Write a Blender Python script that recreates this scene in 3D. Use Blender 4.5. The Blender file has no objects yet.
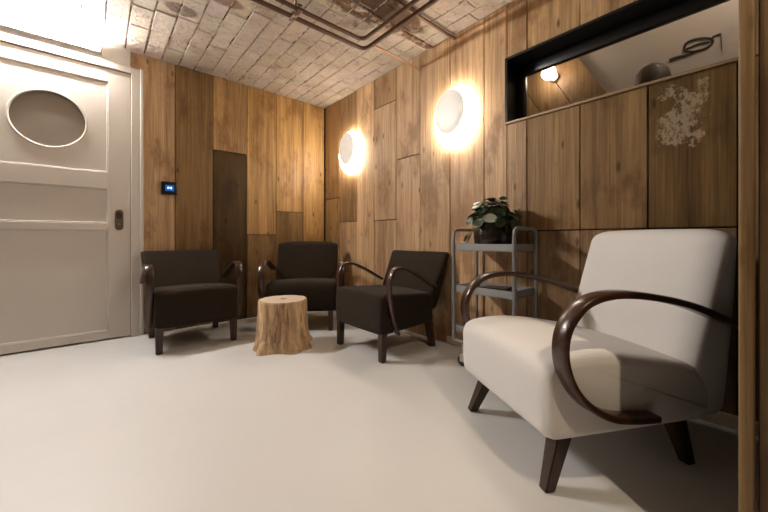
import bpy, bmesh, math, random
from mathutils import Vector, Matrix, noise
random.seed(7)
sc = bpy.context.scene
COL = sc.collection
PI = math.pi

# ------------------------------------------------------------------ camera, world, exposure
cam_d = bpy.data.cameras.new('camera'); cam = bpy.data.objects.new('camera', cam_d); COL.objects.link(cam)
cam_d.sensor_width = 36.0; cam_d.lens = 334.0 / 768.0 * 36.0
cam_d.shift_y = (238.5 - 256.0) / 768.0
cam_d.clip_start = 0.02
cam.location = (0, 0, 0.80)
cam.rotation_euler = (PI / 2, 0, -math.radians(40.7))
sc.camera = cam
w = bpy.data.worlds.new('world'); sc.world = w; w.use_nodes = True
w.node_tree.nodes['Background'].inputs[0].default_value = (0.5, 0.42, 0.35, 1)
w.node_tree.nodes['Background'].inputs[1].default_value = 0.02
sc.view_settings.view_transform = 'Standard'; sc.view_settings.look = 'None'
sc.view_settings.gamma = 1.0; sc.view_settings.use_curve_mapping = False
sc.view_settings.exposure = 0.12
TUBE_L = 560.0        # batten above the door
WALL_L = 34.0        # round wall lamps
SPOT_W = 62.0        # ceiling spot near the viewer
CORR_W = 5.0         # bulb and added ceiling lamp in the room behind the window

# ------------------------------------------------------------------ materials
def mat(name, col=(.5, .5, .5), rough=.5, metal=0, spec=.5):
    m = bpy.data.materials.new(name); m.use_nodes = True
    b = m.node_tree.nodes['Principled BSDF']
    b.inputs['Base Color'].default_value = (*col, 1); b.inputs['Roughness'].default_value = rough
    b.inputs['Metallic'].default_value = metal; b.inputs['Specular IOR Level'].default_value = spec
    return m

class NT:
    def __init__(s, m): s.t = m.node_tree; s.n = s.t.nodes; s.b = s.n['Principled BSDF']
    def new(s, typ, **kw):
        n = s.n.new(typ)
        for k, v in kw.items(): setattr(n, k, v)
        return n
    def link(s, a, b): s.t.links.new(a, b)
    def val(s, x, sock):
        if hasattr(x, 'is_linked'): s.link(x, sock)
        else: sock.default_value = x
    def math(s, op, a, b=0.0, clamp=False):
        n = s.new('ShaderNodeMath', operation=op, use_clamp=clamp)
        s.val(a, n.inputs[0]); s.val(b, n.inputs[1]); return n.outputs[0]
    def mix(s, f, a, b, mode='MIX'):
        n = s.new('ShaderNodeMix', data_type='RGBA', blend_type=mode)
        s.val(f, n.inputs['Factor'])
        for x, k in ((a, 6), (b, 7)):
            if isinstance(x, tuple): n.inputs[k].default_value = (*x, 1) if len(x) == 3 else x
            else: s.link(x, n.inputs[k])
        return n.outputs[2]
    def noise(s, vec, scale, detail=4, rough=.55, dist=0.0):
        n = s.new('ShaderNodeTexNoise'); n.inputs['Scale'].default_value = scale
        n.inputs['Detail'].default_value = detail; n.inputs['Roughness'].default_value = rough
        n.inputs['Distortion'].default_value = dist
        s.link(vec, n.inputs['Vector']); return n.outputs['Fac']
    def mapping(s, vec, scale=(1, 1, 1), loc=(0, 0, 0), rot=(0, 0, 0)):
        n = s.new('ShaderNodeMapping'); s.link(vec, n.inputs[0])
        n.inputs['Scale'].default_value = scale; n.inputs['Location'].default_value = loc
        n.inputs['Rotation'].default_value = rot
        return n.outputs[0]
    def vadd(s, a, b):
        n = s.new('ShaderNodeVectorMath', operation='ADD'); s.link(a, n.inputs[0]); s.link(b, n.inputs[1]); return n.outputs[0]
    def vscale(s, a, k):
        n = s.new('ShaderNodeVectorMath', operation='SCALE'); s.link(a, n.inputs[0]); n.inputs['Scale'].default_value = k; return n.outputs[0]
    def ramp(s, f, stops):
        n = s.new('ShaderNodeValToRGB'); s.link(f, n.inputs[0]); e = n.color_ramp.elements
        while len(e) < len(stops): e.new(.5)
        for q, (p, c) in zip(e, stops):
            q.position = p; q.color = (c, c, c, 1) if not isinstance(c, tuple) else (*c, 1)
        return n.outputs[0]
    def smooth(s, x, a, b):
        n = s.new('ShaderNodeMapRange', interpolation_type='SMOOTHSTEP'); s.val(x, n.inputs[0])
        n.inputs[1].default_value = a; n.inputs[2].default_value = b; return n.outputs[0]
    def bump(s, h, strength=.3, dist=.005):
        n = s.new('ShaderNodeBump'); s.link(h, n.inputs['Height'])
        n.inputs['Strength'].default_value = strength; n.inputs['Distance'].default_value = dist
        s.link(n.outputs[0], s.b.inputs['Normal'])
    def pos(s): return s.new('ShaderNodeNewGeometry').outputs['Position']
    def obj(s): return s.new('ShaderNodeTexCoord').outputs['Object']
    def attr(s, name): return s.new('ShaderNodeAttribute', attribute_name=name).outputs['Color']
    def sep(s, v):
        n = s.new('ShaderNodeSeparateXYZ'); s.link(v, n.inputs[0]); return n.outputs

def plank_material(name, patched=False):
    m = mat(name, rough=.5, spec=.28); t = NT(m)
    p = t.pos(); r = t.attr('rnd')
    v = t.vadd(p, t.vscale(r, 23.0))
    broad = t.noise(t.mapping(v, (9, 9, .55)), 1.0, 5, .6, .6)
    fine = t.noise(t.mapping(v, (110, 110, 2.6)), 1.0, 3, .6)
    mid = t.noise(t.mapping(v, (34, 34, 1.0)), 1.0, 4, .6, .8)
    blot = t.noise(t.mapping(v, (5, 5, 2.2)), 1.0, 5, .65)
    c = t.attr('col')
    k = t.math('ADD', t.math('MULTIPLY', t.ramp(broad, [(.3, .0), (.7, 1.)]), .55), t.math('MULTIPLY', t.ramp(mid, [(.3, 0.), (.7, 1.)]), .35))
    k = t.math('ADD', k, t.math('MULTIPLY', t.ramp(fine, [(.3, 0.), (.7, 1.)]), .45))
    k = t.math('SUBTRACT', k, .12, True)
    dark = t.mix(1.0, c, (.36, .29, .23), 'MULTIPLY')
    light = t.mix(1.0, c, (1.42, 1.42, 1.40), 'MULTIPLY')
    cc = t.mix(k, dark, light)
    grey = t.mix(1.0, c, (.52, .42, .34), 'MULTIPLY')
    cc = t.mix(t.math('MULTIPLY', t.smooth(blot, .50, .66), .8), cc, grey)
    # knots
    vor = t.new('ShaderNodeTexVoronoi'); t.link(t.mapping(v, (9, 9, 3.2)), vor.inputs['Vector']); vor.inputs['Scale'].default_value = 1.0
    kn = t.smooth(vor.outputs['Distance'], .13, .04)
    cc = t.mix(t.math('MULTIPLY', kn, .8), cc, t.mix(1.0, c, (.22, .16, .12), 'MULTIPLY'))
    # scuffs
    scf = t.noise(t.mapping(v, (26, 26, 20)), 1.0, 6, .75)
    cc = t.mix(t.math('MULTIPLY', t.smooth(scf, .66, .74), .5), cc, t.mix(.22, c, (.70, .56, .42)))
    if patched:
        s = t.sep(p)
        wob = t.math('MULTIPLY', t.math('SUBTRACT', t.noise(t.mapping(p, (9, 9, 9)), 1.0, 6, .7), .5), .30)
        dy = t.math('SUBTRACT', t.math('ABSOLUTE', t.math('SUBTRACT', s[1], .262)), .058)
        dz = t.math('SUBTRACT', t.math('ABSOLUTE', t.math('SUBTRACT', s[2], 1.365)), .125)
        d = t.math('ADD', t.math('MAXIMUM', dy, dz), wob)
        flake = t.smooth(t.noise(t.mapping(p, (48, 48, 30)), 1.0, 6, .75), .40, .53)
        f = t.math('MULTIPLY', t.smooth(d, .012, -.006), flake)
        cc = t.mix(t.math('MULTIPLY', f, .7), cc, (.46, .36, .24))
    t.link(cc, t.b.inputs['Base Color'])
    t.link(t.ramp(mid, [(.2, .38), (.8, .58)]), t.b.inputs['Roughness'])
    h = t.math('ADD', t.math('MULTIPLY', fine, .5), t.math('MULTIPLY', broad, .7))
    t.bump(h, .35, .003)
    return m

def grain_wood(name, c1, c2, rough=.35, axis='z', scale=1.0, coat=0):
    m = mat(name, c1, rough); t = NT(m)
    sc_ = {'z': (60, 60, 3), 'y': (60, 3, 60), 'x': (3, 60, 60)}[axis]
    n = t.noise(t.mapping(t.obj(), tuple(q * scale for q in sc_)), 1.0, 4, .6, .5)
    t.link(t.mix(t.ramp(n, [(.3, 0.), (.7, 1.)]), c1, c2), t.b.inputs['Base Color'])
    t.bump(n, .12, .002)
    t.b.inputs['Coat Weight'].default_value = coat; t.b.inputs['Coat Roughness'].default_value = .2
    return m

def fabric(name, c1, c2, scale=260, bump=.35):
    m = mat(name, c1, .95, spec=.15); t = NT(m)
    o = t.obj()
    n = t.noise(o, scale, 3, .6); b = t.noise(o, 6, 4, .6)
    t.link(t.mix(t.math('ADD', t.math('MULTIPLY', n, .6), t.math('MULTIPLY', b, .4)), c1, c2), t.b.inputs['Base Color'])
    t.bump(n, bump, .0015)
    t.b.inputs['Sheen Weight'].default_value = .04
    return m

def emis(name, col, strength):
    m = mat(name, col, .4); b = m.node_tree.nodes['Principled BSDF']
    b.inputs['Emission Color'].default_value = (*col, 1); b.inputs['Emission Strength'].default_value = strength
    return m

M = {}
M['plank'] = plank_material('weathered_planks')
M['plank_patched'] = plank_material('weathered_planks_with_paint', True)
M['backing'] = mat('dark_backing', (.012, .008, .005), .9)
M['gap'] = mat('gap', (.01, .008, .006), .9)

m = mat('epoxy_floor', (.62, .6, .58), .42); t = NT(m); p = t.pos()
t.link(t.mix(t.noise(p, 1.1, 5, .6), (.60, .585, .565), (.70, .685, .665)), t.b.inputs['Base Color'])
t.link(t.ramp(t.noise(p, 7, 5, .6), [(.3, .38), (.7, .52)]), t.b.inputs['Roughness'])
t.bump(t.noise(p, 22, 3, .5), .05, .002); M['floor'] = m

m = mat('whitewashed_brick', (.6, .55, .5), .85, spec=.25); t = NT(m); p = t.pos(); c = t.attr('col')
base = t.mix(t.noise(p, 9, 6, .65), (.50, .42, .34), (.80, .72, .63))
base = t.mix(.7, base, c, 'MULTIPLY')
peel = t.smooth(t.noise(p, 5.2, 7, .72), .585, .64)
base = t.mix(t.math('MULTIPLY', peel, .40), base, t.mix(t.noise(p, 60, 3, .6), (.20, .12, .07), (.36, .23, .14)))
tint = t.smooth(t.noise(p, 2.6, 8, .72), .46, .62)
base = t.mix(t.math('MULTIPLY', tint, .36), base, (.38, .27, .18))
speck = t.smooth(t.noise(p, 34, 8, .82), .565, .63)
base = t.mix(t.math('MULTIPLY', speck, .6), base, (.14, .085, .05))
s = t.sep(p)
def blob(cx, cy, rx, ry, wob=.9, freq=6):
    a = t.math('DIVIDE', t.math('SUBTRACT', s[0], cx), rx); b = t.math('DIVIDE', t.math('SUBTRACT', s[1], cy), ry)
    d = t.math('SQRT', t.math('ADD', t.math('MULTIPLY', a, a), t.math('MULTIPLY', b, b)))
    d = t.math('ADD', d, t.math('MULTIPLY', t.math('SUBTRACT', t.noise(p, freq, 6, .7), .5), wob * 2))
    return t.smooth(d, 1.05, .75)
base = t.mix(t.math('MULTIPLY', blob(1.36, 1.70, .50, .20, .5, 9), .92), base, t.mix(t.noise(p, 17, 5, .7), (.05, .028, .016), (.22, .12, .06)))     # rust and damp beside the beam
base = t.mix(t.math('MULTIPLY', blob(.43, 2.59, .10, .07, .35), .85), base, (.15, .09, .055))
base = t.mix(t.math('MULTIPLY', blob(.62, 2.30, .14, .06, .4), .8), base, (.27, .15, .09))
t.link(base, t.b.inputs['Base Color'])
t.bump(t.math('ADD', t.noise(p, 26, 6, .7), t.math('MULTIPLY', t.noise(p, 90, 4, .6), .35)), 1.0, .022); M['brick'] = m

m = mat('lime_mortar', (.4, .34, .28), .95, spec=.1); t = NT(m); p = t.pos()
t.link(t.mix(t.smooth(t.noise(p, 10, 8, .8), .47, .56), (.62, .54, .46), (.09, .055, .035)), t.b.inputs['Base Color'])
t.bump(t.noise(p, 40, 5, .7), .7, .01); M['mortar'] = m

m = mat('rusty_iron', (.2, .1, .05), .8); t = NT(m); p = t.pos()
rr = t.mix(t.noise(p, 38, 5, .7), (.07, .033, .016), (.27, .13, .055))
t.link(t.mix(t.smooth(t.noise(p, 14, 7, .75), .47, .56), rr, (.50, .42, .33)), t.b.inputs['Base Color'])
t.bump(t.noise(p, 110, 4, .7), .5, .004); M['rust'] = m
m = mat('brown_pipe', (.12, .065, .04), .5, .35); t = NT(m); p = t.pos()
t.link(t.mix(t.noise(p, 25, 5, .7), (.085, .045, .028), (.20, .115, .07)), t.b.inputs['Base Color']); M['pipe'] = m
M['copper'] = mat('dull_copper', (.42, .24, .13), .45, .6)

m = mat('white_paint', (.66, .62, .57), .45); t = NT(m); p = t.pos()
t.link(t.mix(t.noise(p, 3, 5, .6), (.66, .60, .535), (.74, .68, .61)), t.b.inputs['Base Color'])
t.bump(t.noise(t.mapping(p, (60, 60, 8)), 1, 3, .5), .03, .002); M['paint'] = m
m = mat('plaster', (.7, .68, .65), .8); t = NT(m); p = t.pos()
t.link(t.mix(t.noise(p, 4, 5, .6), (.62, .59, .55), (.72, .69, .65)), t.b.inputs['Base Color']); t.bump(t.noise(p, 40, 4, .6), .15, .003); M['plaster'] = m
m = mat('tan_plaster', (.55, .45, .36), .85); t = NT(m); p = t.pos()
t.link(t.mix(t.noise(p, 2.5, 5, .6), (.56, .49, .42), (.64, .57, .49)), t.b.inputs['Base Color']); M['tan'] = m
M['white_fabric'] = fabric('cream_upholstery', (.66, .625, .59), (.78, .75, .715), 240)
M['dark_fabric'] = fabric('dark_brown_upholstery', (.012, .008, .005), (.036, .025, .017), 260)
M['walnut'] = grain_wood('dark_bentwood', (.022, .008, .004), (.062, .024, .010), .30, 'y', 1.0, .3)
M['leg_wood'] = grain_wood('dark_leg_wood', (.024, .011, .006), (.055, .026, .014), .4, 'z')
M['steel'] = mat('grey_lacquered_steel', (.27, .265, .26), .38, .35)
M['tray'] = mat('grey_sheet_metal', (.30, .30, .30), .45, .3)
M['rubber'] = mat('black_rubber', (.015, .015, .015), .6)
M['chrome'] = mat('brushed_metal', (.55, .5, .44), .35, 1.0)
M['bronze'] = mat('aged_brass', (.30, .24, .17), .38, .85)
M['black'] = mat('black_lacquer', (.010, .009, .008), .32)
M['lamp_disc'] = emis('lamp_disc', (.80, .74, .66), .42); M['lamp_shell'] = mat('matt_white_shell', (.78, .74, .69), .7)  # weak glow of the disc stands in for light reaching it
M['opal'] = emis('opal_glow', (1.0, .91, .78), WALL_L)
M['tube'] = emis('tube_glow', (1.0, .965, .93), TUBE_L)
M['bulb'] = emis('bulb_glow', (1.0, .88, .72), 30.0)
M['screen'] = emis('blue_screen', (.003, .075, .30), 1.1)
M['screen_white'] = emis('screen_digits', (.55, .85, 1.0), 2.2)
M['black_glossy'] = mat('black_plastic', (.012, .014, .018), .25)
M['mark'] = mat('black_paint_mark', (.030, .022, .017), .6)
M['dome'] = grain_wood('brown_shade', (.055, .032, .018), (.10, .06, .035), .6)
M['paper'] = mat('paper', (.62, .60, .56), .6)
M['mag_dark'] = mat('dark_cover', (.035, .030, .028), .4)
M['mag_brown'] = mat('brown_cover', (.16, .10, .06), .5)
M['cloth'] = fabric('grey_cloth', (.20, .19, .185), (.30, .29, .28), 200)
M['pot'] = mat('dark_glazed_pot', (.022, .015, .010), .22)
M['soil'] = mat('soil', (.02, .013, .008), .95)
m = mat('round_leaf', (.05, .09, .04), .38); t = NT(m)
t.link(t.mix(t.sep(t.attr('col'))[0], (.035, .065, .026), (.56, .56, .42)), t.b.inputs['Base Color']); M['leaf'] = m
M['stem'] = mat('stem', (.10, .10, .04), .6)
m = mat('glass', (1, 1, 1), .02); b = m.node_tree.nodes['Principled BSDF']
b.inputs['Transmission Weight'].default_value = 1.0; b.inputs['IOR'].default_value = 1.12; M['glass'] = m
m = mat('frosted_glass', (.16, .13, .10), .35, spec=.5); t = NT(m); p = t.pos()
t.link(t.mix(t.noise(t.mapping(p, (2, 2, 3)), 1.0, 3, .5), (.15, .125, .10), (.23, .195, .155)), t.b.inputs['Base Color']); M['frost'] = m

m = mat('log_side', (.4, .25, .13), .75); t = NT(m); o = t.obj()
n1 = t.noise(t.mapping(o, (16, 16, 2.2)), 1, 6, .65, .6); n2 = t.noise(t.mapping(o, (60, 60, 6)), 1, 4, .6)
cc = t.mix(t.ramp(n1, [(.3, 0.), (.68, 1.)]), (.20, .09, .033), (.78, .54, .31))
cc = t.mix(t.math('MULTIPLY', t.smooth(n2, .54, .66), .75), cc, (.10, .042, .018))
t.link(cc, t.b.inputs['Base Color']); t.bump(t.math('ADD', n1, t.math('MULTIPLY', n2, .4)), .7, .012); M['log_side'] = m
m = mat('log_top', (.5, .4, .3), .7); t = NT(m); o = t.obj()
wv = t.new('ShaderNodeTexWave', wave_type='RINGS', rings_direction='Z'); t.link(o, wv.inputs['Vector'])
wv.inputs['Scale'].default_value = 28; wv.inputs['Distortion'].default_value = 3.5; wv.inputs['Detail'].default_value = 3
cc = t.mix(wv.outputs['Fac'], (.44, .33, .24), (.64, .52, .40))
so = t.sep(o); rad = t.math('SQRT', t.math('ADD', t.math('MULTIPLY', so[0], so[0]), t.math('MULTIPLY', so[1], so[1])))
cc = t.mix(t.smooth(rad, .035, .012), cc, (.06, .035, .02))
t.link(cc, t.b.inputs['Base Color']); M['log_top'] = m
M['post_light'] = grain_wood('pale_post', (.10, .058, .025), (.24, .145, .066), .55, 'z', .7)
M['post_dark'] = grain_wood('brown_post', (.05, .028, .013), (.11, .062, .03), .6, 'z', .7)
M['ledge'] = grain_wood('ledge_wood', (.30, .19, .10), (.46, .31, .18), .55, 'y')
M['skirting'] = mat('pale_skirting', (.76, .66, .52), .5)

# ------------------------------------------------------------------ helpers
def obj(name, bm, m, parent=None, smooth=True, angle=40):
    me = bpy.data.meshes.new(name); bmesh.ops.recalc_face_normals(bm, faces=bm.faces[:])
    bm.to_mesh(me); bm.free()
    for q in (m if isinstance(m, (list, tuple)) else [m]): me.materials.append(q)
    o = bpy.data.objects.new(name, me); COL.objects.link(o)
    if smooth:
        me.polygons.foreach_set('use_smooth', [True] * len(me.polygons))
        me.set_sharp_from_angle(angle=math.radians(angle))
    if parent: o.parent = parent
    return o
def tag(o, label, cat, group=None):
    o['label'] = label; o['category'] = cat
    if group: o['group'] = group
    return o
def thing(name, label, cat, loc=(0, 0, 0), rz=0, group=None):
    o = bpy.data.objects.new(name, None); COL.objects.link(o); o.empty_display_size = .1
    o.location = loc; o.rotation_euler = (0, 0, rz)
    return tag(o, label, cat, group)
def struct(name, bm, m, parent=None, smooth=False):
    o = obj(name, bm, m, parent, smooth)
    if not parent: o['kind'] = 'structure'
    return o
def B(): return bmesh.new()
def box(bm, x0, x1, y0, y1, z0, z1, bev=0, seg=2):
    r = bmesh.ops.create_cube(bm, size=1.0)
    for v in r['verts']:
        v.co = Vector(((x0 + x1) / 2 + v.co.x * (x1 - x0), (y0 + y1) / 2 + v.co.y * (y1 - y0), (z0 + z1) / 2 + v.co.z * (z1 - z0)))
    fs = set(f for v in r['verts'] for f in v.link_faces)
    if bev:
        es = set(e for v in r['verts'] for e in v.link_edges)
        g = bmesh.ops.bevel(bm, geom=list(es), offset=bev, segments=seg, affect='EDGES', profile=.5)
        fs = set(f for v in g['verts'] for f in v.link_faces)
    return list(fs)
def smoothpts(pts, n=6, closed=False):
    P = [Vector(p) for p in pts]; out = []
    L = len(P)
    rng = range(L if closed else L - 1)
    for i in rng:
        p0 = P[(i - 1) % L] if closed or i > 0 else P[0] * 2 - P[1]
        p1 = P[i]; p2 = P[(i + 1) % L]
        p3 = P[(i + 2) % L] if closed or i + 2 < L else P[-1] * 2 - P[-2]
        for k in range(n):
            u = k / n
            out.append(.5 * ((2 * p1) + (p2 - p0) * u + (2 * p0 - 5 * p1 + 4 * p2 - p3) * u * u + (3 * p1 - p0 - 3 * p2 + p3) * u ** 3))
    if not closed: out.append(P[-1])
    return out
def sweep(bm, pts, section, up=Vector((0, 0, 1)), cap=True, scales=None):
    """section: list of (a,b); a along side axis, b along the normal"""
    rings = []; n = len(pts); prev_side = None
    for i, p in enumerate(pts):
        d = (pts[min(i + 1, n - 1)] - pts[max(i - 1, 0)]).normalized()
        side = d.cross(up)
        if side.length < 1e-4: side = prev_side if prev_side else d.cross(Vector((1, 0, 0)))
        side.normalize()
        if prev_side and side.dot(prev_side) < 0: side = -side
        prev_side = side; nor = side.cross(d)
        k = scales[i] if scales else 1
        rings.append([bm.verts.new(p + side * a * k + nor * b * k) for a, b in section])
    m = len(section)
    for i in range(n - 1):
        for j in range(m):
            bm.faces.new((rings[i][j], rings[i][(j + 1) % m], rings[i + 1][(j + 1) % m], rings[i + 1][j]))
    if cap:
        bm.faces.new(rings[0][::-1]); bm.faces.new(rings[-1])
def circ(r, n=12): return [(r * math.cos(2 * PI * k / n), r * math.sin(2 * PI * k / n)) for k in range(n)]
def tube(bm, pts, r, n=12, up=Vector((0, 0, 1)), scales=None): sweep(bm, [Vector(p) for p in pts], circ(r, n), up, True, scales)
def bend(pts, rad, n=6):
    P = [Vector(p) for p in pts]; out = [P[0]]
    for i in range(1, len(P) - 1):
        a = (P[i - 1] - P[i]).normalized(); b = (P[i + 1] - P[i]).normalized()
        s0 = P[i] + a * rad; s1 = P[i] + b * rad
        for k in range(n + 1):
            u = k / n; out.append((1 - u) ** 2 * s0 + 2 * u * (1 - u) * P[i] + u * u * s1)
    out.append(P[-1]); return out
def lathe(bm, prof, n=32, c=(0, 0, 0), wob=None):
    rings = []
    for r, z in prof:
        ring = []
        for k in range(n):
            a = 2 * PI * k / n; rr = r * (wob(a, z) if wob else 1)
            ring.append(bm.verts.new((c[0] + rr * math.cos(a), c[1] + rr * math.sin(a), c[2] + z)))
        rings.append(ring)
    fs = []
    for i in range(len(rings) - 1):
        for k in range(n):
            fs.append(bm.faces.new((rings[i][k], rings[i][(k + 1) % n], rings[i + 1][(k + 1) % n], rings[i + 1][k])))
    a = bm.faces.new(rings[0][::-1]); b = bm.faces.new(rings[-1])
    return fs, a, b
def roundpoly(pts, n=5):
    """pts: (y, z, radius) closed -> list of Vector2"""
    out = []; L = len(pts)
    for i in range(L):
        p = Vector(pts[i][:2]); r = pts[i][2]
        a = (Vector(pts[i - 1][:2]) - p); b = (Vector(pts[(i + 1) % L][:2]) - p)
        if r <= 0: out.append(p); continue
        s0 = p + a.normalized() * min(r, a.length * .49); s1 = p + b.normalized() * min(r, b.length * .49)
        for k in range(n + 1):
            u = k / n; out.append((1 - u) ** 2 * s0 + 2 * u * (1 - u) * p + u * u * s1)
    return out
def pillow(bm, prof, wd, r, crown=None, seg=5, mids=8, flare=None, bulge=0, ri=None):
    """loft a closed (y,z) profile along x with rounded ends; crown(z,y)->max rise at mid"""
    L = len(prof)
    area = sum(prof[i].x * prof[(i + 1) % L].y - prof[(i + 1) % L].x * prof[i].y for i in range(L))
    nor = []
    for i in range(L):
        d = (prof[(i + 1) % L] - prof[i - 1]);
        q = Vector((d.y, -d.x)).normalized(); nor.append(q if area > 0 else -q)
    st = []
    h = wd / 2
    for k in range(seg + 1):
        a = k / seg * PI / 2; st.append((-h + r * (1 - math.sin(a)), (ri or r) * (1 - math.cos(a))))
    st = sorted(st)
    for k in range(1, mids): st.append((-h + r + (wd - 2 * r) * k / mids, 0))
    st += [(-x, i) for x, i in reversed(st[:seg + 1])]
    rings = []
    for x, ins in st:
        ring = []; u = 1 - (x / h) ** 2
        for i in range(L):
            q = prof[i] - nor[i] * ins
            q = q + nor[i] * (bulge * u)
            if crown: q = q + Vector(crown(prof[i].x, prof[i].y)) * u
            xx = x * (flare(prof[i].y) if flare else 1)
            ring.append(bm.verts.new((xx, q.x, q.y)))
        rings.append(ring)
    for i in range(len(rings) - 1):
        for j in range(L):
            bm.faces.new((rings[i][j], rings[i][(j + 1) % L], rings[i + 1][(j + 1) % L], rings[i + 1][j]))
    bm.faces.new(rings[0][::-1]); bm.faces.new(rings[-1])
def planks(bm, pieces, make):
    """pieces: list of (u0,u1,z0,z1,col); make(u0,u1,z0,z1,depthjit) -> box faces"""
    lc = bm.loops.layers.color.get('col') or bm.loops.layers.color.new('col')
    lr = bm.loops.layers.color.get('rnd') or bm.loops.layers.color.new('rnd')
    lc = bm.loops.layers.color['col']
    for u0, u1, z0, z1, c in pieces:
        fs = make(u0, u1, z0, z1, random.uniform(-.0025, .0025))
        rn = (random.random(), random.random(), random.random(), 1)
        s = [min(1, max(0, q)) for q in c]
        for f in fs:
            for l in f.loops: l[lc] = (*s, 1); l[lr] = rn
def lin2srgb(c): return tuple((12.92 * q if q < .0031308 else 1.055 * q ** (1 / 2.4) - .055) for q in c)
def WC(v, warm=0.0, b=1.0):
    """plank colour: v = brightness, warm shifts grey-brown to orange-brown (as byte colour)"""
    v = min(.68, v * 2.1); c = (v * (1.0 + .04 * warm), v * (.67 - .05 * warm), v * (.40 - .17 * warm))
    return lin2srgb(c)

XR, YB, HC = 2.037, 3.43, 2.335
XP = 1.09            # end of the partition at the right
XL, YF = -1.70, -2.20
# ------------------------------------------------------------------ floor, ceiling
b = B(); box(b, XL - .1, XR + .2, YF - .1, YB + .2, -.1, 0); struct('floor', b, M['floor'])
b = B(); box(b, XL - .1, XR + .12, YF - .1, YB + .12, HC + .0045, HC + .12)
lc = None
# courses of brick running along Y, whitewashed
cl = b.loops.layers.color.new('col')
for f in b.faces:
    f.material_index = 1
    for l in f.loops: l[cl] = (1, 1, 1, 1)
row = .125; bl = .25
i = 0; x = XL
while x < XR + .02:
    y = YF - random.uniform(0, bl) if i % 2 else YF - .05
    while y < YB:
        ln = bl * random.uniform(.9, 1.08); g = random.uniform(.0003, .0025)
        j = random.uniform(-.0035, .003)
        x0, x1 = x + random.uniform(.001, .004), x + row - random.uniform(.001, .006)
        y0, y1 = max(y + g / 2, YF), min(y + ln - g / 2, YB + .01)
        if y1 - y0 > .03:
            fs = box(b, x0, min(x1, XR + .02), y0, y1, HC + j, HC + .05, .004, 1)
            v = random.uniform(.92, 1.0); cc = (v, v * random.uniform(.95, 1.0), v * random.uniform(.90, .99), 1)
            for f in fs:
                f.material_index = 0
                for l in f.loops: l[cl] = cc
        y += ln
    x += row; i += 1
struct('ceiling', b, [M['brick'], M['mortar']])
b = B(); box(b, .9, XR + .02, 1.765, 1.815, HC - .018, HC + .03, .004)
struct('trim_3', b, M['rust'])

# ------------------------------------------------------------------ back wall
b = B()
box(b, XL - .1, -.70, YB + .012, YB + .1, 0, HC + .03); box(b, .22, XR + .1, YB + .024, YB + .1, 0, HC + .03)
box(b, -.70, .22, YB + .012, YB + .1, 2.15, HC + .03)
box(b, -.70, .207, YB - .012, YB + .012, 2.19, HC + .01); box(b, XL, -.70, YB - .012, YB + .012, 0, HC + .01)
for f in b.faces: f.material_index = 1
for f in b.faces:
    if f.calc_center_median().x > .215: f.material_index = 2
W = WC
pieces = [(.207, .523, 0, HC, W(.24, .05)),
          (.523, .829, 0, HC, W(.105, .8)),
          (.829, 1.141, 1.639, HC, W(.20, .65)), (.829, 1.141, 0, 1.635, W(.034, 1.5)),
          (1.141, 1.441, .84, HC, W(.21, .9)), (1.141, 1.441, 0, .836, W(.12, .7)),
          (1.441, 1.753, 1.089, HC, W(.235, .95)), (1.441, 1.753, 0, 1.085, W(.13, .9)),
          (1.753, XR - .012, 0, HC, W(.235, .95))]
planks(b, pieces, lambda u0, u1, z0, z1, j: box(b, u0 + .0025, u1 - .0025, YB + j, YB + .024, z0 + .001, z1 - .001, .0025, 1))
struct('wall_back', b, [M['plank'], M['plaster'], M['backing']])

# ------------------------------------------------------------------ right wall with the slot window
WY0, WY1, WZ0, WZ1 = .085, 1.133, 1.563, 1.969
b = B()
box(b, XR + .024, XR + .1, WY1 + .01, YB + .1, 0, HC + .03); box(b, XR + .024, XR + .1, -.1, WY1 + .01, 0, WZ0 - .02)
box(b, XR + .024, XR + .1, -.1, WY1 + .01, WZ1 + .01, HC + .03); box(b, XR + .024, XR + .1, -.1, WY0 - .01, WZ0 - .02, WZ1 + .01)
for f in b.faces: f.material_index = 1
pieces = []
def col(y0, y1, *segs):
    for z0, z1, c in segs: pieces.append((y0, y1, z0, z1, c))
col(3.113, YB - .003, (0, 1.25, W(.17, .8)), (1.254, HC, W(.20, .7)))
col(2.796, 3.113, (0, .976, W(.24, .2)), (.98, HC, W(.17, .6)))
col(2.517, 2.796, (0, HC, W(.31, .12)))
col(2.203, 2.517, (0, .97, W(.24, .1)), (.974, 2.044, W(.27, .0)), (2.048, HC, W(.17, .5)))
col(1.909, 2.203, (0, 1.503, W(.27, .05)), (1.507, HC, W(.24, .25)))
col(1.598, 1.909, (0, HC, W(.25, .2)))
col(1.304, 1.598, (0, HC, W(.29, .2)))
col(1.133, 1.304, (0, HC, W(.28, .2)))
col(.999, 1.133, (0, WZ0 - .02, W(.22, .25)), (WZ1, HC, W(.26, .35)))
col(.697, .999, (0, .846, W(.15, .4)), (.85, WZ0 - .02, W(.145, .75)), (WZ1, HC, W(.24, .45)))
col(.395, .697, (0, .846, W(.15, .3)), (.85, WZ0 - .02, W(.128, .8)), (WZ1, HC, W(.25, .4)))
col(.094, .395, (0, .846, W(.10, .4)), (.85, WZ0 - .02, W(.078, 1.1)), (WZ1, HC, W(.2, .4)))
col(.025, .094, (0, WZ0 - .02, W(.12, .4)), (WZ0 - .016, HC, W(.12, .4)))
planks(b, pieces, lambda u0, u1, z0, z1, j: box(b, XR + j, XR + .024, u0 + .0025, u1 - .0025, z0 + .001, z1 - .001, .0025, 1))
struct('wall_right', b, [M['plank_patched'], M['backing']])

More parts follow.
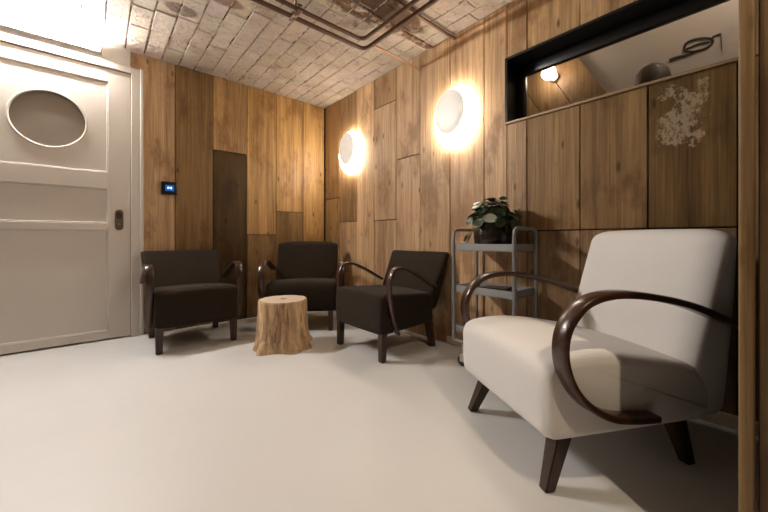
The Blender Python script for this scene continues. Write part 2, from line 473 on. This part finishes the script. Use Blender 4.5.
# partition at the viewer's right: its end faces the room
b = B(); box(b, XP + .03, XR + .1, -.08, .02, 0, HC + .03); box(b, XP + .03, XP + .12, YF - .1, -.08, 0, HC + .03)
for f in b.faces: f.material_index = 1
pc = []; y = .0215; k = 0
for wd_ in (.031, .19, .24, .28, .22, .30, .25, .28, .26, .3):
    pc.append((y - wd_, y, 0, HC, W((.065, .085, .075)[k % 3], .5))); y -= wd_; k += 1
planks(b, pc, lambda u0, u1, z0, z1, j: box(b, XP + .004 + j, XP + .03, u0 + .001, u1 - .0025, z0 + .001, z1 - .001, .002, 1))
struct('wall_partition', b, [M['plank'], M['backing']])
b = B(); planks(b, [(.0245, .0495, 0, HC, W(.085, .7))], lambda u0, u1, z0, z1, j: box(b, XP - .004, XP + .03, u0, u1, z0, z1, .004, 2)); struct('trim_2', b, M['plank'])
# walls behind the viewer
b = B(); box(b, XL - .1, XL, YF - .1, YB + .1, 0, HC + .03); struct('wall_left', b, M['post_dark'])
b = B(); box(b, XL - .1, XP + .03, YF - .1, YF, 0, HC + .03); struct('wall_front', b, M['post_dark'])
b = B(); box(b, XR - .014, XR - .003, .025, 1.62, .001, .058, .003); struct('baseboard_right', b, M['skirting'])

# ------------------------------------------------------------------ door
b = B()
DX0, DX1, DZ = -.69, .209, 2.135
PC = (-.262, 1.668); PR = .205
def ring_plate(bm, cx, cz, r, x0, x1, z0, z1, y0, y1, n=48):
    """rectangular plate with a round hole"""
    rect = []
    for k in range(n):
        a = 2 * PI * (k + .5) / n; dx, dz = math.cos(a), math.sin(a)
        tt = min(((x1 - cx) / dx if dx > 0 else (x0 - cx) / dx) if abs(dx) > 1e-6 else 1e9,
                 ((z1 - cz) / dz if dz > 0 else (z0 - cz) / dz) if abs(dz) > 1e-6 else 1e9)
        rect.append((cx + dx * tt, cz + dz * tt))
    # pull the nearest points to the corners
    for qx, qz in ((x0, z0), (x0, z1), (x1, z0), (x1, z1)):
        i_ = min(range(n), key=lambda i: (rect[i][0] - qx) ** 2 + (rect[i][1] - qz) ** 2); rect[i_] = (qx, qz)
    cir = [(cx + r * math.cos(2 * PI * (k + .5) / n), cz + r * math.sin(2 * PI * (k + .5) / n)) for k in range(n)]
    V = [[bm.verts.new((p[0], yy, p[1])) for p in lst] for lst, yy in ((rect, y0), (cir, y0), (rect, y1), (cir, y1))]
    for k in range(n):
        q = (k + 1) % n
        bm.faces.new((V[0][k], V[0][q], V[1][q], V[1][k])); bm.faces.new((V[2][q], V[2][k], V[3][k], V[3][q]))
        bm.faces.new((V[1][k], V[1][q], V[3][q], V[3][k])); bm.faces.new((V[0][q], V[0][k], V[2][k], V[2][q]))
SY = YB - .022                                     # face of stiles and rails
PX0, PX1 = DX0 + .142, .068
box(b, DX0, PX0, SY, YB + .02, .012, DZ, .003); box(b, PX1, DX1, SY, YB + .02, .012, DZ, .003)
for z0, z1 in ((.012, .075), (.867, .92), (1.19, 1.319), (2.031, DZ)): box(b, PX0, PX1, SY, YB + .02, z0, z1, .003)
ring_plate(b, PC[0], PC[1], PR, PX0, PX1, 1.319, 2.031, SY + .009, YB + .02)
for z0, z1 in ((.075, .867), (.92, 1.19)): box(b, PX0, PX1, SY + .009, YB + .02, z0, z1)
for z0, z1 in ((.075, .867), (.92, 1.19), (1.319, 2.031)):        # sloping beads round each panel
    for (x0, x1, zz0, zz1) in ((PX0, PX1, z0, z0 + .009), (PX0, PX1, z1 - .009, z1), (PX0, PX0 + .009, z0, z1), (PX1 - .009, PX1, z0, z1)):
        box(b, x0, x1, SY + .003, YB, zz0, zz1, .005, 2)
door = struct('door_1', b, M['paint'])
b = B()
n = 56
pr = [(PR - .008, SY + .016), (PR - .008, SY + .006), (PR - .004, SY + .002), (PR + .003, SY + .002), (PR + .006, SY + .006), (PR + .006, SY + .016)]
rings = [[b.verts.new((PC[0] + r * math.cos(2 * PI * k / n), yy, PC[1] + r * math.sin(2 * PI * k / n))) for k in range(n)] for r, yy in pr]
for i in range(len(rings)):
    for k in range(n): b.faces.new((rings[i][k], rings[i][(k + 1) % n], rings[(i + 1) % len(pr)][(k + 1) % n], rings[(i + 1) % len(pr)][k]))
obj('porthole_rim', b, M['paint'], door)
b = B(); bmesh.ops.create_cone(b, cap_ends=True, segments=56, radius1=PR, radius2=PR, depth=.006, matrix=Matrix.Translation((PC[0], SY + .024, PC[1])) @ Matrix.Rotation(PI / 2, 4, 'X'))
obj('porthole_glass', b, M['frost'], door)['label'] = 'round brownish glass pane'
# lock plate
b = B()
def stadium(cx, cz, w_, h_, n=10):
    r = w_ / 2; out = []
    for k in range(n + 1): a = PI * k / n; out.append((cx + r * math.cos(a), cz + h_ / 2 - r + r * math.sin(a)))
    for k in range(n + 1): a = PI + PI * k / n; out.append((cx + r * math.cos(a), cz - h_ / 2 + r + r * math.sin(a)))
    return out
def plate_y(bm, outline, y0, y1, bev=0):
    a = [bm.verts.new((x, y0, z)) for x, z in outline]; c = [bm.verts.new((x, y1, z)) for x, z in outline]; L = len(a)
    bm.faces.new(a); bm.faces.new(c[::-1])
    for k in range(L): bm.faces.new((a[k], c[k], c[(k + 1) % L], a[(k + 1) % L]))
plate_y(b, stadium(.136, .948, .054, .165), SY - .006, SY + .001)
hd = obj('lock_plate', b, M['bronze'], door)
b = B(); plate_y(b, stadium(.136, .985, .036, .055), SY - .009, SY - .005); obj('finger_cup', b, mat('dark_brass', (.10, .075, .05), .5, .7), hd)
b = B(); bmesh.ops.create_cone(b, cap_ends=True, segments=16, radius1=.011, radius2=.009, depth=.012, matrix=Matrix.Translation((.136, SY - .010, .915)) @ Matrix.Rotation(PI / 2, 4, 'X'))
obj('keyhole', b, M['chrome'], hd)
# door casing
b = B()
for x0, x1, y0, z0, z1 in ((.213, .292, YB - .034, 0, 2.189), (.272, .294, YB - .038, 0, 2.195)):
    box(b, x0, x1, y0, YB + .008, z0, z1, .004)
for z0, z1, y0 in ((2.14, 2.189, YB - .034), (2.180, 2.196, YB - .035)): box(b, -.79, .2125, y0, YB + .008, z0, z1, .004)
box(b, -.79, -.695, YB - .034, YB + .008, 0, 2.189, .004)
struct('trim_1', b, M['paint'])

# ------------------------------------------------------------------ LED batten above the door
t_ = thing('batten_light', 'white batten light on the lintel above the white door', 'lamp', (-.40, YB - .012, 2.262))
b = B(); box(b, -.42, .42, -.026, 0, -.022, .038, .006); box(b, -.42, .42, -.044, -.01, -.024, -.017, .002); obj('housing', b, M['lamp_shell'], t_)  # bottom lip added to hold back direct light from the door
b = B(); box(b, -.41, .41, -.062, -.025, -.016, .036, .014, 3); obj('diffuser', b, M['tube'], t_)
for sx in (-1, 1):
    b = B(); box(b, sx * .426 - .008, sx * .426 + .008, -.064, 0, -.024, .040, .004); obj('end_cap', b, M['lamp_shell'], t_)

# ------------------------------------------------------------------ ceiling spot over the viewer
SPX, SPY = .72, -.50
t_ = thing('ceiling_spot', 'small white ceiling spotlight near the partition', 'lamp', (SPX, SPY, HC - .006))
b = B(); lathe(b, [(.046, -.075), (.05, -.07), (.05, 0)], 28); obj('housing', b, M['lamp_shell'], t_)
b = B(); lathe(b, [(.038, -.078), (.038, -.074)], 24); obj('lens', b, emis('spot_lens', (1, .85, .7), 12), t_)
ld = bpy.data.lights.new('spot_light', 'SPOT'); ld.energy = SPOT_W; ld.color = (1.0, .80, .58); ld.shadow_soft_size = .014
ld.spot_size = math.radians(125); ld.spot_blend = .6
lo = bpy.data.objects.new('spot_light', ld); COL.objects.link(lo); lo.parent = t_; lo.location = (0, 0, -.085); lo.rotation_euler = (0, 0, 0)

# ------------------------------------------------------------------ round wall lamps
def wall_lamp(y, z, label):
    t_ = thing('wall_lamp', label, 'wall lamp', (XR - .003, y, z), 0, 'round wall lamps')
    b = B(); n = 48
    prof = [(1.0, .0), (.995, -.010), (.975, -.024), (.945, -.036), (.90, -.046)]
    rings = [[b.verts.new((x, .183 * s * math.cos(2 * PI * k / n), .228 * s * math.sin(2 * PI * k / n))) for k in range(n)] for s, x in prof]
    for i in range(len(rings) - 1):
        for k in range(n): b.faces.new((rings[i][k], rings[i][(k + 1) % n], rings[i + 1][(k + 1) % n], rings[i + 1][k]))
    b.faces.new(rings[0][::-1]); b.faces.new(rings[-1])
    obj('diffuser', b, M['opal'], t_)['label'] = 'glowing opal body'
    b = B(); prof = [(.97, -.047), (1.0, -.053), (1.0, -.058), (.97, -.062), (.6, -.066)]
    rings = [[b.verts.new((x, .012 + .134 * s * math.cos(2 * PI * k / n), .038 + .163 * s * math.sin(2 * PI * k / n))) for k in range(n)] for s, x in prof]
    for i in range(len(rings) - 1):
        for k in range(n): b.faces.new((rings[i][k], rings[i][(k + 1) % n], rings[i + 1][(k + 1) % n], rings[i + 1][k]))
    b.faces.new(rings[0][::-1]); b.faces.new(rings[-1])
    obj('front_disc', b, M['lamp_disc'], t_)
wall_lamp(2.888, 1.700, 'round glowing wall lamp nearest the room corner')
wall_lamp(1.548, 1.700, 'round glowing wall lamp nearest the slot window')

# ------------------------------------------------------------------ window and the room behind
b = B()
R0, R1 = XR - .006, XR + .19
box(b, R0, R1, WY1 - .004, WY1 + .012, WZ0 - .016, WZ1 + .012); box(b, R0, R1, WY0 - .012, WY0 + .004, WZ0 - .016, WZ1 + .012)
box(b, R0, R1, WY0, WY1, WZ1 - .004, WZ1 + .012)
win = struct('window_1', b, M['black'])
b = B()
x0, x1 = XR + .135, XR + .175
box(b, x0, x1, WY1 - .05, WY1 - .004, WZ0, WZ1 - .004, .004); box(b, x0, x1, WY0 + .002, WY0 + .012, WZ0, WZ1 - .004, .004)
box(b, x0, x1, WY0, WY1, WZ1 - .075, WZ1 - .004, .004); box(b, x0, x1, WY0, WY1, WZ0 - .01, WZ0 + .03, .004)
obj('window_sash', b, M['black'], win)
b = B(); box(b, x0 + .016, x0 + .022, WY0 + .01, WY1 - .03, WZ0 + .02, WZ1 - .06); obj('window_pane', b, M['glass'], win)
b = B(); box(b, XR - .012, R1, WY0 - .01, WY1 + .008, WZ0 - .018, WZ0 - .004, .003); obj('window_sill', b, M['ledge'], win)
# far room
FX = 2.70
b = B(); box(b, FX, FX + .1, -.9, 2.6, 0, 2.75); struct('wall_far', b, M['tan'])
b = B(); box(b, XR + .1, FX + .1, -1.0, -.9, 0, 2.75); box(b, XR + .1, FX + .1, 2.6, 2.7, 0, 2.75); struct('wall_far_ends', b, M['tan'])
b = B(); box(b, XR + .1, FX + .1, -1.0, 2.7, 2.72, 2.8); box(b, XR + .1, XR + .14, -1.0, 2.7, HC + .031, 2.72); struct('ceiling_far', b, M['tan'])
b = B(); box(b, XR + .2, FX + .1, -1.0, 2.7, -.1, 0); struct('floor_far', b, M['floor'])
# raked timber cladding in front of the far wall
b = B()
y = .60; pcs = []
b.loops.layers.color.new('col'); lr = b.loops.layers.color.new('rnd'); lc = b.loops.layers.color['col']
dy, dz = .917 - .747, 2.113 - 1.809; ux = Vector((0, dy, dz)).normalized(); uy = Vector((0, ux.z, -ux.y))
P0 = Vector((0, .747, 1.809))
for k in range(8):
    cc = W((.15, .13, .17)[k % 3], .5); rn = (random.random(), random.random(), random.random(), 1)
    v = []
    for xx in (2.66, 2.685):
        for a_, c_ in ((-.9, .2 * k + .002), (.75, .2 * k + .002), (.75, .2 * k + .197), (-.9, .2 * k + .197)):
            q = P0 + ux * a_ + uy * c_; v.append(b.verts.new((xx, q.y, max(q.z, .02))))
    for idx in ((0, 1, 2, 3), (7, 6, 5, 4), (0, 4, 5, 1), (1, 5, 6, 2), (2, 6, 7, 3), (3, 7, 4, 0)):
        f = b.faces.new([v[i] for i in idx])
        for l in f.loops: l[lc] = (*cc, 1); l[lr] = rn
struct('wall_far_cladding', b, M['plank'])
t_ = thing('bulb_light', 'small bright bulb seen through the slot window', 'lamp', (2.655, 1.083, 2.030))
b = B(); bmesh.ops.create_cone(b, cap_ends=True, segments=20, radius1=.035, radius2=.03, depth=.02, matrix=Matrix.Translation((-.012, 0, 0)) @ Matrix.Rotation(-PI / 2, 4, 'Y')); obj('lamp_base', b, M['bronze'], t_)
b = B(); bmesh.ops.create_uvsphere(b, u_segments=20, v_segments=12, radius=.026, matrix=Matrix.Translation((-.045, 0, 0))); obj('bulb', b, M['bulb'], t_)
ld = bpy.data.lights.new('far_light', 'POINT'); ld.energy = CORR_W * .35; ld.color = (1, .82, .62); ld.shadow_soft_size = .05
lo = bpy.data.objects.new('far_light', ld); COL.objects.link(lo); lo.parent = t_; lo.location = (-.11, 0, 0)
t_ = thing('added_far_lamp', 'added unseen ceiling lamp brightening the room behind the slot window', 'lamp', (2.44, -.05, 2.72))  # unseen lamp, added to brighten the far wall
b = B(); lathe(b, [(.09, -.05), (.11, -.04), (.11, 0)], 28); obj('housing', b, M['lamp_shell'], t_)
ld = bpy.data.lights.new('added_far_light', 'POINT'); ld.energy = CORR_W * 1.6; ld.color = (1, .86, .70); ld.shadow_soft_size = .08
lo = bpy.data.objects.new('added_far_light', ld); COL.objects.link(lo); lo.parent = t_; lo.location = (0, 0, -.15)
t_ = thing('floor_lamp', 'brown dome lamp seen through the slot window', 'lamp', (2.47, .46, 0))
b = B(); lathe(b, [(.090, 1.69), (.088, 1.725), (.077, 1.77), (.056, 1.80), (.026, 1.818), (.006, 1.822)], 28); obj('lamp_shade', b, M['dome'], t_)
b = B(); lathe(b, [(.005, 1.82), (.004, 1.842), (.001, 1.846)], 10); obj('finial', b, M['bronze'], t_)
b = B(); lathe(b, [(.01, .02), (.01, 1.72)], 12); obj('pole', b, M['bronze'], t_)
b = B(); lathe(b, [(.13, 0), (.13, .015), (.02, .03)], 28); obj('base', b, M['bronze'], t_)
# painted sign on the far wall
def ribbon(bm, pts, w0, w1=None, closed=False):
    P = [Vector((0, p[0], p[1])) for p in pts]; P = smoothpts(P, 5, closed); n = len(P); V = []
    for i in range(n):
        d = (P[(i + 1) % n] - P[i - 1]) if closed else (P[min(i + 1, n - 1)] - P[max(i - 1, 0)])
        d.normalize(); nn = Vector((0, -d.z, d.y))
        ww = w0 if w1 is None else w0 + (w1 - w0) * i / (n - 1)
        V.append([bm.verts.new((xx, (P[i] + nn * s * ww).y, (P[i] + nn * s * ww).z)) for xx, s in ((FX - .005, -1), (FX - .005, 1), (FX - .0005, 1), (FX - .0005, -1))])
    for i in range(n if closed else n - 1):
        q = (i + 1) % n
        for k in range(4): bm.faces.new((V[i][k], V[i][(k + 1) % 4], V[q][(k + 1) % 4], V[q][k]))
b = B()
ribbon(b, [(.347, 1.954), (.336, 1.98), (.296, 1.983), (.253, 1.969), (.226, 1.948), (.232, 1.922), (.265, 1.91), (.309, 1.915), (.34, 1.931)], .0055, closed=True)
ribbon(b, [(.338, 1.943), (.287, 1.950), (.238, 1.940)], .004)
ribbon(b, [(.417, 1.905), (.386, 1.909), (.335, 1.905), (.281, 1.914)], .010, .004)
ribbon(b, [(.228, 1.963), (.21, 1.967), (.192, 1.968)], .003)
ribbon(b, [(.191, 1.965), (.189, 1.92), (.187, 1.87)], .0012)
tag(obj('wall_sign', b, M['mark']), 'black looped symbol with a slash on the pale wall behind the window', 'sign')

# ------------------------------------------------------------------ thermostat
t_ = thing('thermostat', 'small black wall panel with a glowing blue screen', 'thermostat', (.478, YB - .003, 1.237))
b = B(); box(b, -.058, .058, -.018, 0, -.056, .056, .006, 3); obj('panel', b, M['black_glossy'], t_)
b = B(); box(b, -.030, .034, -.0195, -.0175, -.024, .026); s_ = obj('screen', b, M['screen'], t_)
b = B()
for cx in (-.008, .012): plate_y(b, stadium(cx, .002, .013, .017), -.0205, -.0190)
obj('digits', b, M['screen_white'], s_)

# ------------------------------------------------------------------ pipes
def pipe(name, label, pts, r, m, rad=.05, group=None):
    b = B(); tube(b, bend(pts, rad) if len(pts) > 2 else [Vector(p) for p in pts], r, 12); return tag(obj(name, b, m), label, 'pipe', group)
PZ = 2.25
pA = pipe('ceiling_pipe', 'inner brown pipe of the pair bending under the brick ceiling', [(XL, 1.955, PZ), (1.475, 1.955, PZ), (1.475, YF + .01, PZ)], .0135, M['pipe'], .06, 'bent ceiling pipes')
pB = pipe('ceiling_pipe', 'outer brown pipe of the pair bending under the brick ceiling', [(XL, 2.045, PZ), (1.56, 2.045, PZ), (1.56, .06, PZ)], .015, M['pipe'], .06, 'bent ceiling pipes')
pC = pipe('branch_pipe', 'thin copper pipe from the pipe elbow to the plank wall', [(1.555, 1.921, 2.226), (XR + .01, 1.921, 2.214)], .009, M['copper'])
pD = pipe('branch_pipe', 'dark thin pipe along the ceiling nearest the slot window', [(1.20, 1.552, 2.30), (XR + .01, 1.556, 2.30)], .011, M['pipe'])
b = B(); box(b, .955, .985, 1.93, 2.07, PZ - .019, PZ - .013, .002); box(b, .955, .985, 1.93, 2.07, PZ + .016, PZ + .022, .002)
box(b, .962, .978, 1.99, 2.006, PZ + .02, HC - .006); tag(obj('pipe_clamp', b, M['rust']), 'rusty clamp holding the two bent pipes to the ceiling', 'clamp')

# ------------------------------------------------------------------ armchairs
STRIP = lambda w_, h_: [(-w_, -h_ * .7), (-w_ * .86, -h_), (w_ * .86, -h_), (w_, -h_ * .7), (w_, h_ * .7), (w_ * .86, h_), (-w_ * .86, h_), (-w_, h_ * .7)]
def leg(bm, top, bot, a0, a1):
    d = [Vector(top), Vector(bot)]
    r0, r1 = a0 / 2, a1 / 2
    V = []
    for p, r in ((d[0], r0), (d[1], r1)):
        V.append([bm.verts.new((p.x + sx * r, p.y + sy * r, p.z)) for sx, sy in ((-1, -1), (1, -1), (1, 1), (-1, 1))])
    for k in range(4): bm.faces.new((V[0][k], V[0][(k + 1) % 4], V[1][(k + 1) % 4], V[1][k]))
    bm.faces.new(V[0][::-1]); bm.faces.new(V[1])
    bmesh.ops.bevel(bm, geom=bm.edges[:], offset=.004, segments=2, affect='EDGES')
def armchair(name, label, loc, rz, fab, seat, seat_w, seat_r, crown, back, back_w, back_r, back_ri, flare, arm, arm_x, arm_w, arm_t, legs, la, lb, group=None, bulge=0):
    t_ = thing(name, label, 'armchair', loc, rz, group)
    b = B(); pillow(b, roundpoly(seat), seat_w, seat_r, crown, ri=seat_r * .68); obj('seat', b, fab, t_, angle=60)
    b = B(); pillow(b, roundpoly(back), back_w, back_r, None, 7, 8, flare, bulge, back_ri); obj('backrest', b, fab, t_, angle=60)
    for s in (-1, 1):
        b = B(); pts = smoothpts([Vector((s * arm_x, y, z)) for y, z in arm], 6)
        # strip lies flat: side axis = x
        rings = []; n = len(pts); sec = STRIP(arm_w / 2, arm_t / 2)
        for i, p in enumerate(pts):
            d = (pts[min(i + 1, n - 1)] - pts[max(i - 1, 0)]).normalized(); nor = Vector((1, 0, 0)).cross(d)
            rings.append([b.verts.new(p + Vector((a_, 0, 0)) + nor * c_) for a_, c_ in sec])
        for i in range(n - 1):
            for j in range(8): b.faces.new((rings[i][j], rings[i][(j + 1) % 8], rings[i + 1][(j + 1) % 8], rings[i + 1][j]))
        b.faces.new(rings[0][::-1]); b.faces.new(rings[-1])
        obj('armrest', b, M['walnut'], t_, angle=50)
    for tp, bt in legs:
        b = B(); leg(b, tp, bt, la, lb); obj('leg', b, M['leg_wood'], t_, angle=30)
    return t_

seat_white = [(0.0, .168, .055), (-.004, .412, .062), (.20, .440, .2), (.60, .365, .05), (.66, .26, .06), (.64, .17, .05)]
back_white = [(.565, .36, .03), (.715, .835, .055), (.812, .828, .05), (.785, .50, .1), (.74, .165, .06), (.585, .165, .05)]
arm_white = [(0.752, 0.495), (0.652, 0.53), (0.512, 0.58), (0.357, 0.614), (0.217, 0.626), (0.117, 0.606), (0.059, 0.556), (0.033, 0.5), (0.033, 0.43), (0.062, 0.355), (0.117, 0.295), (0.197, 0.252), (0.287, 0.236), (0.372, 0.23)]
armchair('armchair', 'cream upholstered armchair with dark bentwood arms beside the right partition', (1.177, .707, 0), -math.radians(118.4), M['white_fabric'],
         seat_white, .60, .045, lambda y, z: (0, .012) if z > .36 else (0, 0), back_white, .585, .09, .040, lambda z: 1.0, arm_white, .318, .056, .022,
         [((s * .222, .120, .205), (s * .252, .035, 0)) for s in (-1, 1)] + [((s * .225, .555, .215), (s * .245, .615, 0)) for s in (-1, 1)], .062, .036, bulge=.008)

seat_dark = [(-.012, .170, .036), (-.015, .405, .055), (.02, .438, .05), (.47, .405, .04), (.50, .19, .036)]
arm_dark = [(.47, .455), (.40, .492), (.30, .545), (.20, .588), (.13, .606), (.075, .596), (.042, .555), (.030, .49), (.036, .40), (.055, .30), (.085, .215), (.105, .175)]
back_dark = [(.435, .36, .02), (.60, .70, .025), (.642, .695, .025), (.60, .5, .1), (.52, .28, .03), (.46, .28, .02)]
legs_dark = [((s * .245, .022, .20), (s * .245, .018, 0)) for s in (-1, 1)] + [((s * .235, .46, .22), (s * .235, .515, 0)) for s in (-1, 1)]
fl = lambda z: .93 + .10 * max(0, min(1, (z - .38) / .3))
GR = 'dark brown armchairs around the stump'
armchair('armchair', 'dark brown armchair standing beside the white door', (.572, 2.748, 0), 0, M['dark_fabric'], seat_dark, .545, .03,
         lambda y, z: (0, .012) if z > .38 else (0, 0), back_dark, .585, .03, .018, fl, arm_dark, .297, .048, .018, legs_dark, .048, .040, GR)
armchair('armchair', 'dark brown armchair in front of the plank wall next to the trolley', (1.382, 1.89, 0), -PI / 2, M['dark_fabric'], seat_dark, .545, .03,
         lambda y, z: (0, .012) if z > .38 else (0, 0), back_dark, .60, .03, .018, fl, arm_dark, .297, .048, .018, legs_dark, .048, .040, GR)
seat_corner = [(-.012, .166, .036), (-.015, .39, .055), (.03, .43, .07), (.48, .39, .04), (.50, .20, .03)]
back_corner = [(.425, .34, .02), (.56, .765, .06), (.625, .758, .05), (.595, .5, .1), (.53, .24, .03), (.46, .24, .02)]
arm_corner = [(.50, .50), (.42, .53), (.32, .565), (.22, .592), (.13, .597), (.06, .575), (.012, .525), (-.006, .46), (.0, .39), (.03, .32), (.08, .265), (.15, .228), (.24, .212), (.36, .21)]
armchair('armchair', 'dark brown armchair in the room corner behind the tree stump', (1.335, 2.635, 0), -math.radians(33.4), M['dark_fabric'], seat_corner, .60, .035,
         lambda y, z: (0, .016) if z > .36 else (0, 0), back_corner, .60, .12, .028, lambda z: 1.0, arm_corner, .335, .054, .022, legs_dark, .046, .040, GR, bulge=.01)

# ------------------------------------------------------------------ tree stump
b = B()
random.seed(3)
def wob(a, z):
    k = max(0, (.16 - z) / .16)
    return 1 + .022 * math.sin(3 * a + 1) + .018 * math.sin(7 * a + 2) + .012 * math.sin(13 * a) + k * k * (.10 * math.sin(4 * a + .6) + .06 * math.sin(7 * a + 1.3) + .03 * math.sin(11 * a))
prof = [(.215, .0), (.214, .012), (.203, .04), (.190, .09), (.182, .15), (.178, .21), (.176, .27), (.174, .325), (.172, .342), (.166, .349), (.157, .350)]
fs, f0, f1 = lathe(b, prof, 96, (0, 0, 0), wob)
for f in b.faces: f.material_index = 0
f1.material_index = 1
for f in fs:
    if f.calc_center_median().z > .346: f.material_index = 1
tag(obj('tree_stump', b, [M['log_side'], M['log_top']]), 'pale brown tree stump used as a side table between the armchairs', 'stump').location = (1.058, 2.385, 0)

# ------------------------------------------------------------------ trolley
CX0, CX1, CY0, CY1 = 1.742, 2.0, .926, 1.338
t_ = thing('trolley', 'grey metal three-shelf trolley against the plank wall', 'trolley', (CX0, CY0, 0))
DXc, DYc = CX1 - CX0, CY1 - CY0
for yy in (0, DYc):
    b = B(); tube(b, bend([(0, yy, .145), (0, yy, .857), (DXc, yy, .857), (DXc, yy, .145)], .045, 7), .0105, 12, Vector((0, 1, 0))); obj('side_frame', b, M['steel'], t_)
for xx in (0, DXc):
    b = B(); tube(b, [(xx, 0, .150), (xx, DYc, .150)], .0105, 12); obj('bottom_rail', b, M['steel'], t_)
for zt in (.768, .504, .250):
    b = B(); e = .010
    box(b, e - .006, DXc - e + .006, e, DYc - e, zt - .045, zt - .041)
    for x0, x1, y0, y1 in ((e - .006, e - .002, e, DYc - e), (DXc - e + .002, DXc - e + .006, e, DYc - e), (e - .006, DXc - e + .006, e, e + .004), (e - .006, DXc - e + .006, DYc - e - .004, DYc - e)):
        box(b, x0, x1, y0, y1, zt - .045, zt, .0015, 1)
    obj('shelf', b, M['tray'], t_, smooth=False)
for xx in (0, DXc):
    for yy in (.075, DYc - .072):
        b = B(); lathe(b, [(.008, .07), (.008, .15)], 10, (xx, yy, 0)); box(b, xx - .016, xx - .013, yy - .014, yy + .014, .03, .082, .001, 1)
        box(b, xx + .013, xx + .016, yy - .014, yy + .014, .03, .082, .001, 1); box(b, xx - .016, xx + .016, yy - .014, yy + .014, .078, .084, .001, 1)
        c_ = obj('caster', b, M['chrome'], t_)
        b = B(); bmesh.ops.create_cone(b, cap_ends=True, segments=24, radius1=.034, radius2=.034, depth=.022, matrix=Matrix.Translation((xx, yy, .034)) @ Matrix.Rotation(PI / 2, 4, 'Y'))
        bmesh.ops.bevel(b, geom=[e_ for e_ in b.edges if e_.calc_face_angle(0) > 1], offset=.004, segments=2, affect='EDGES'); obj('wheel', b, M['rubber'], c_)
# magazines on the middle shelf
def magazine(label, x, y, z, w_, l_, h_, rz, m, group='reading matter on the middle trolley shelf', tilt=0):
    b = B(); box(b, -w_ / 2, w_ / 2, -l_ / 2, l_ / 2, 0, h_, .001, 1)
    o = tag(obj('magazine', b, m, smooth=False), label, 'magazine', group); o.location = (x, y, z); o.rotation_euler = (tilt, 0, rz); return o
magazine('pale magazine lying at the bottom on the middle trolley shelf', 1.87, 1.13, .464, .16, .22, .014, .12, M['paper'])
magazine('brown magazine lying on the pale one on the middle trolley shelf', 1.875, 1.11, .4785, .14, .19, .014, -.1, M['mag_brown'])
magazine('dark magazine on top of the small pile on the trolley', 1.86, 1.10, .493, .12, .15, .010, .2, M['mag_dark'])
b = B(); box(b, -.075, .075, -.10, .10, 0, .028, .012, 3); box(b, -.073, .073, -.098, .098, .029, .055, .012, 3)
o = tag(obj('folded_cloth', b, M['cloth']), 'grey folded cloth lying on the bottom trolley shelf', 'cloth'); o.location = (1.87, 1.11, .210)

# ------------------------------------------------------------------ potted plant
random.seed(11)
PX_, PY_, PZ_ = 1.87, 1.135, .728
t_ = thing('potted_plant', 'round-leaved plant in a dark glossy pot on top of the trolley', 'plant', (PX_, PY_, PZ_))
b = B(); lathe(b, [(.082, .0), (.098, .008), (.112, .045), (.117, .085), (.113, .125), (.104, .155), (.098, .168), (.088, .168), (.086, .145)], 40); obj('pot', b, M['pot'], t_)
b = B(); lathe(b, [(.084, .138), (.085, .148), (.02, .156)], 24); obj('soil', b, M['soil'], t_)
bl_, bs_ = B(), B()
cl = bl_.loops.layers.color.new('col')
def leaf(bm, c, nrm, r, pale):
    z = nrm.normalized(); x = z.orthogonal().normalized(); x = Matrix.Rotation(random.uniform(0, 6.28), 3, z) @ x; y = z.cross(x)
    n = 14; rings = []
    for rr, dz in ((.35, .0), (.75, .05), (1.0, .16)):
        rings.append([bm.verts.new(c + (x * math.cos(2 * PI * k / n) * (1.12 if rr < 2 else 1) + y * math.sin(2 * PI * k / n)) * r * rr + z * r * (dz + random.uniform(-.03, .03) + .05 * math.sin(4 * PI * k / n) * rr)) for k in range(n)])
    ce = bm.verts.new(c); fs = []
    for k in range(n):
        fs.append(bm.faces.new((ce, rings[0][k], rings[0][(k + 1) % n])))
        for q in (0, 1): fs.append(bm.faces.new((rings[q][k], rings[q + 1][k], rings[q + 1][(k + 1) % n], rings[q][(k + 1) % n])))
    for f in fs:
        for l in f.loops: l[cl] = (pale, pale, pale, 1)
root = Vector((0, 0, .15))
for k in range(66):
    a = random.uniform(0, 2 * PI); el = random.uniform(.0, 1.45)
    d = Vector((math.cos(a) * math.cos(el), math.sin(a) * math.cos(el), math.sin(el)))
    R_ = random.uniform(.10, .165)
    c = Vector((d.x * R_, d.y * R_ * 1.08, .165 + d.z * R_ * 1.02 + random.uniform(-.03, .01)))
    c.z = max(c.z, .115)
    if PX_ + c.x > XR - .045: c.x = XR - .05 - PX_
    nr = (d + Vector((random.uniform(-.5, .5), random.uniform(-.5, .5), random.uniform(0, .7)))).normalized()
    pale = 0.05 + .12 * random.random()
    if random.random() < .28: pale = random.uniform(.55, 1.0)
    leaf(bl_, c, nr, random.uniform(.024, .039), pale)
    tube(bs_, smoothpts([root + Vector((random.uniform(-.03, .03), random.uniform(-.03, .03), 0)), (root + c) / 2 + Vector((0, 0, .025)), c], 3), .0018, 5)
for c, nr in (((-.03, .155, .075), (-.6, .7, .3)), ((-.06, .145, .045), (-.8, .5, .2)), ((-.02, .185, .07), (-.3, .9, .4))):
    c = Vector(c); leaf(bl_, c, Vector(nr), .026, .6); tube(bs_, smoothpts([root + Vector((0, .05, 0)), (root + c) / 2 + Vector((0, .03, .05)), c], 3), .0018, 5)
obj('foliage', bl_, M['leaf'], t_, angle=180); obj('stems', bs_, M['stem'], t_)
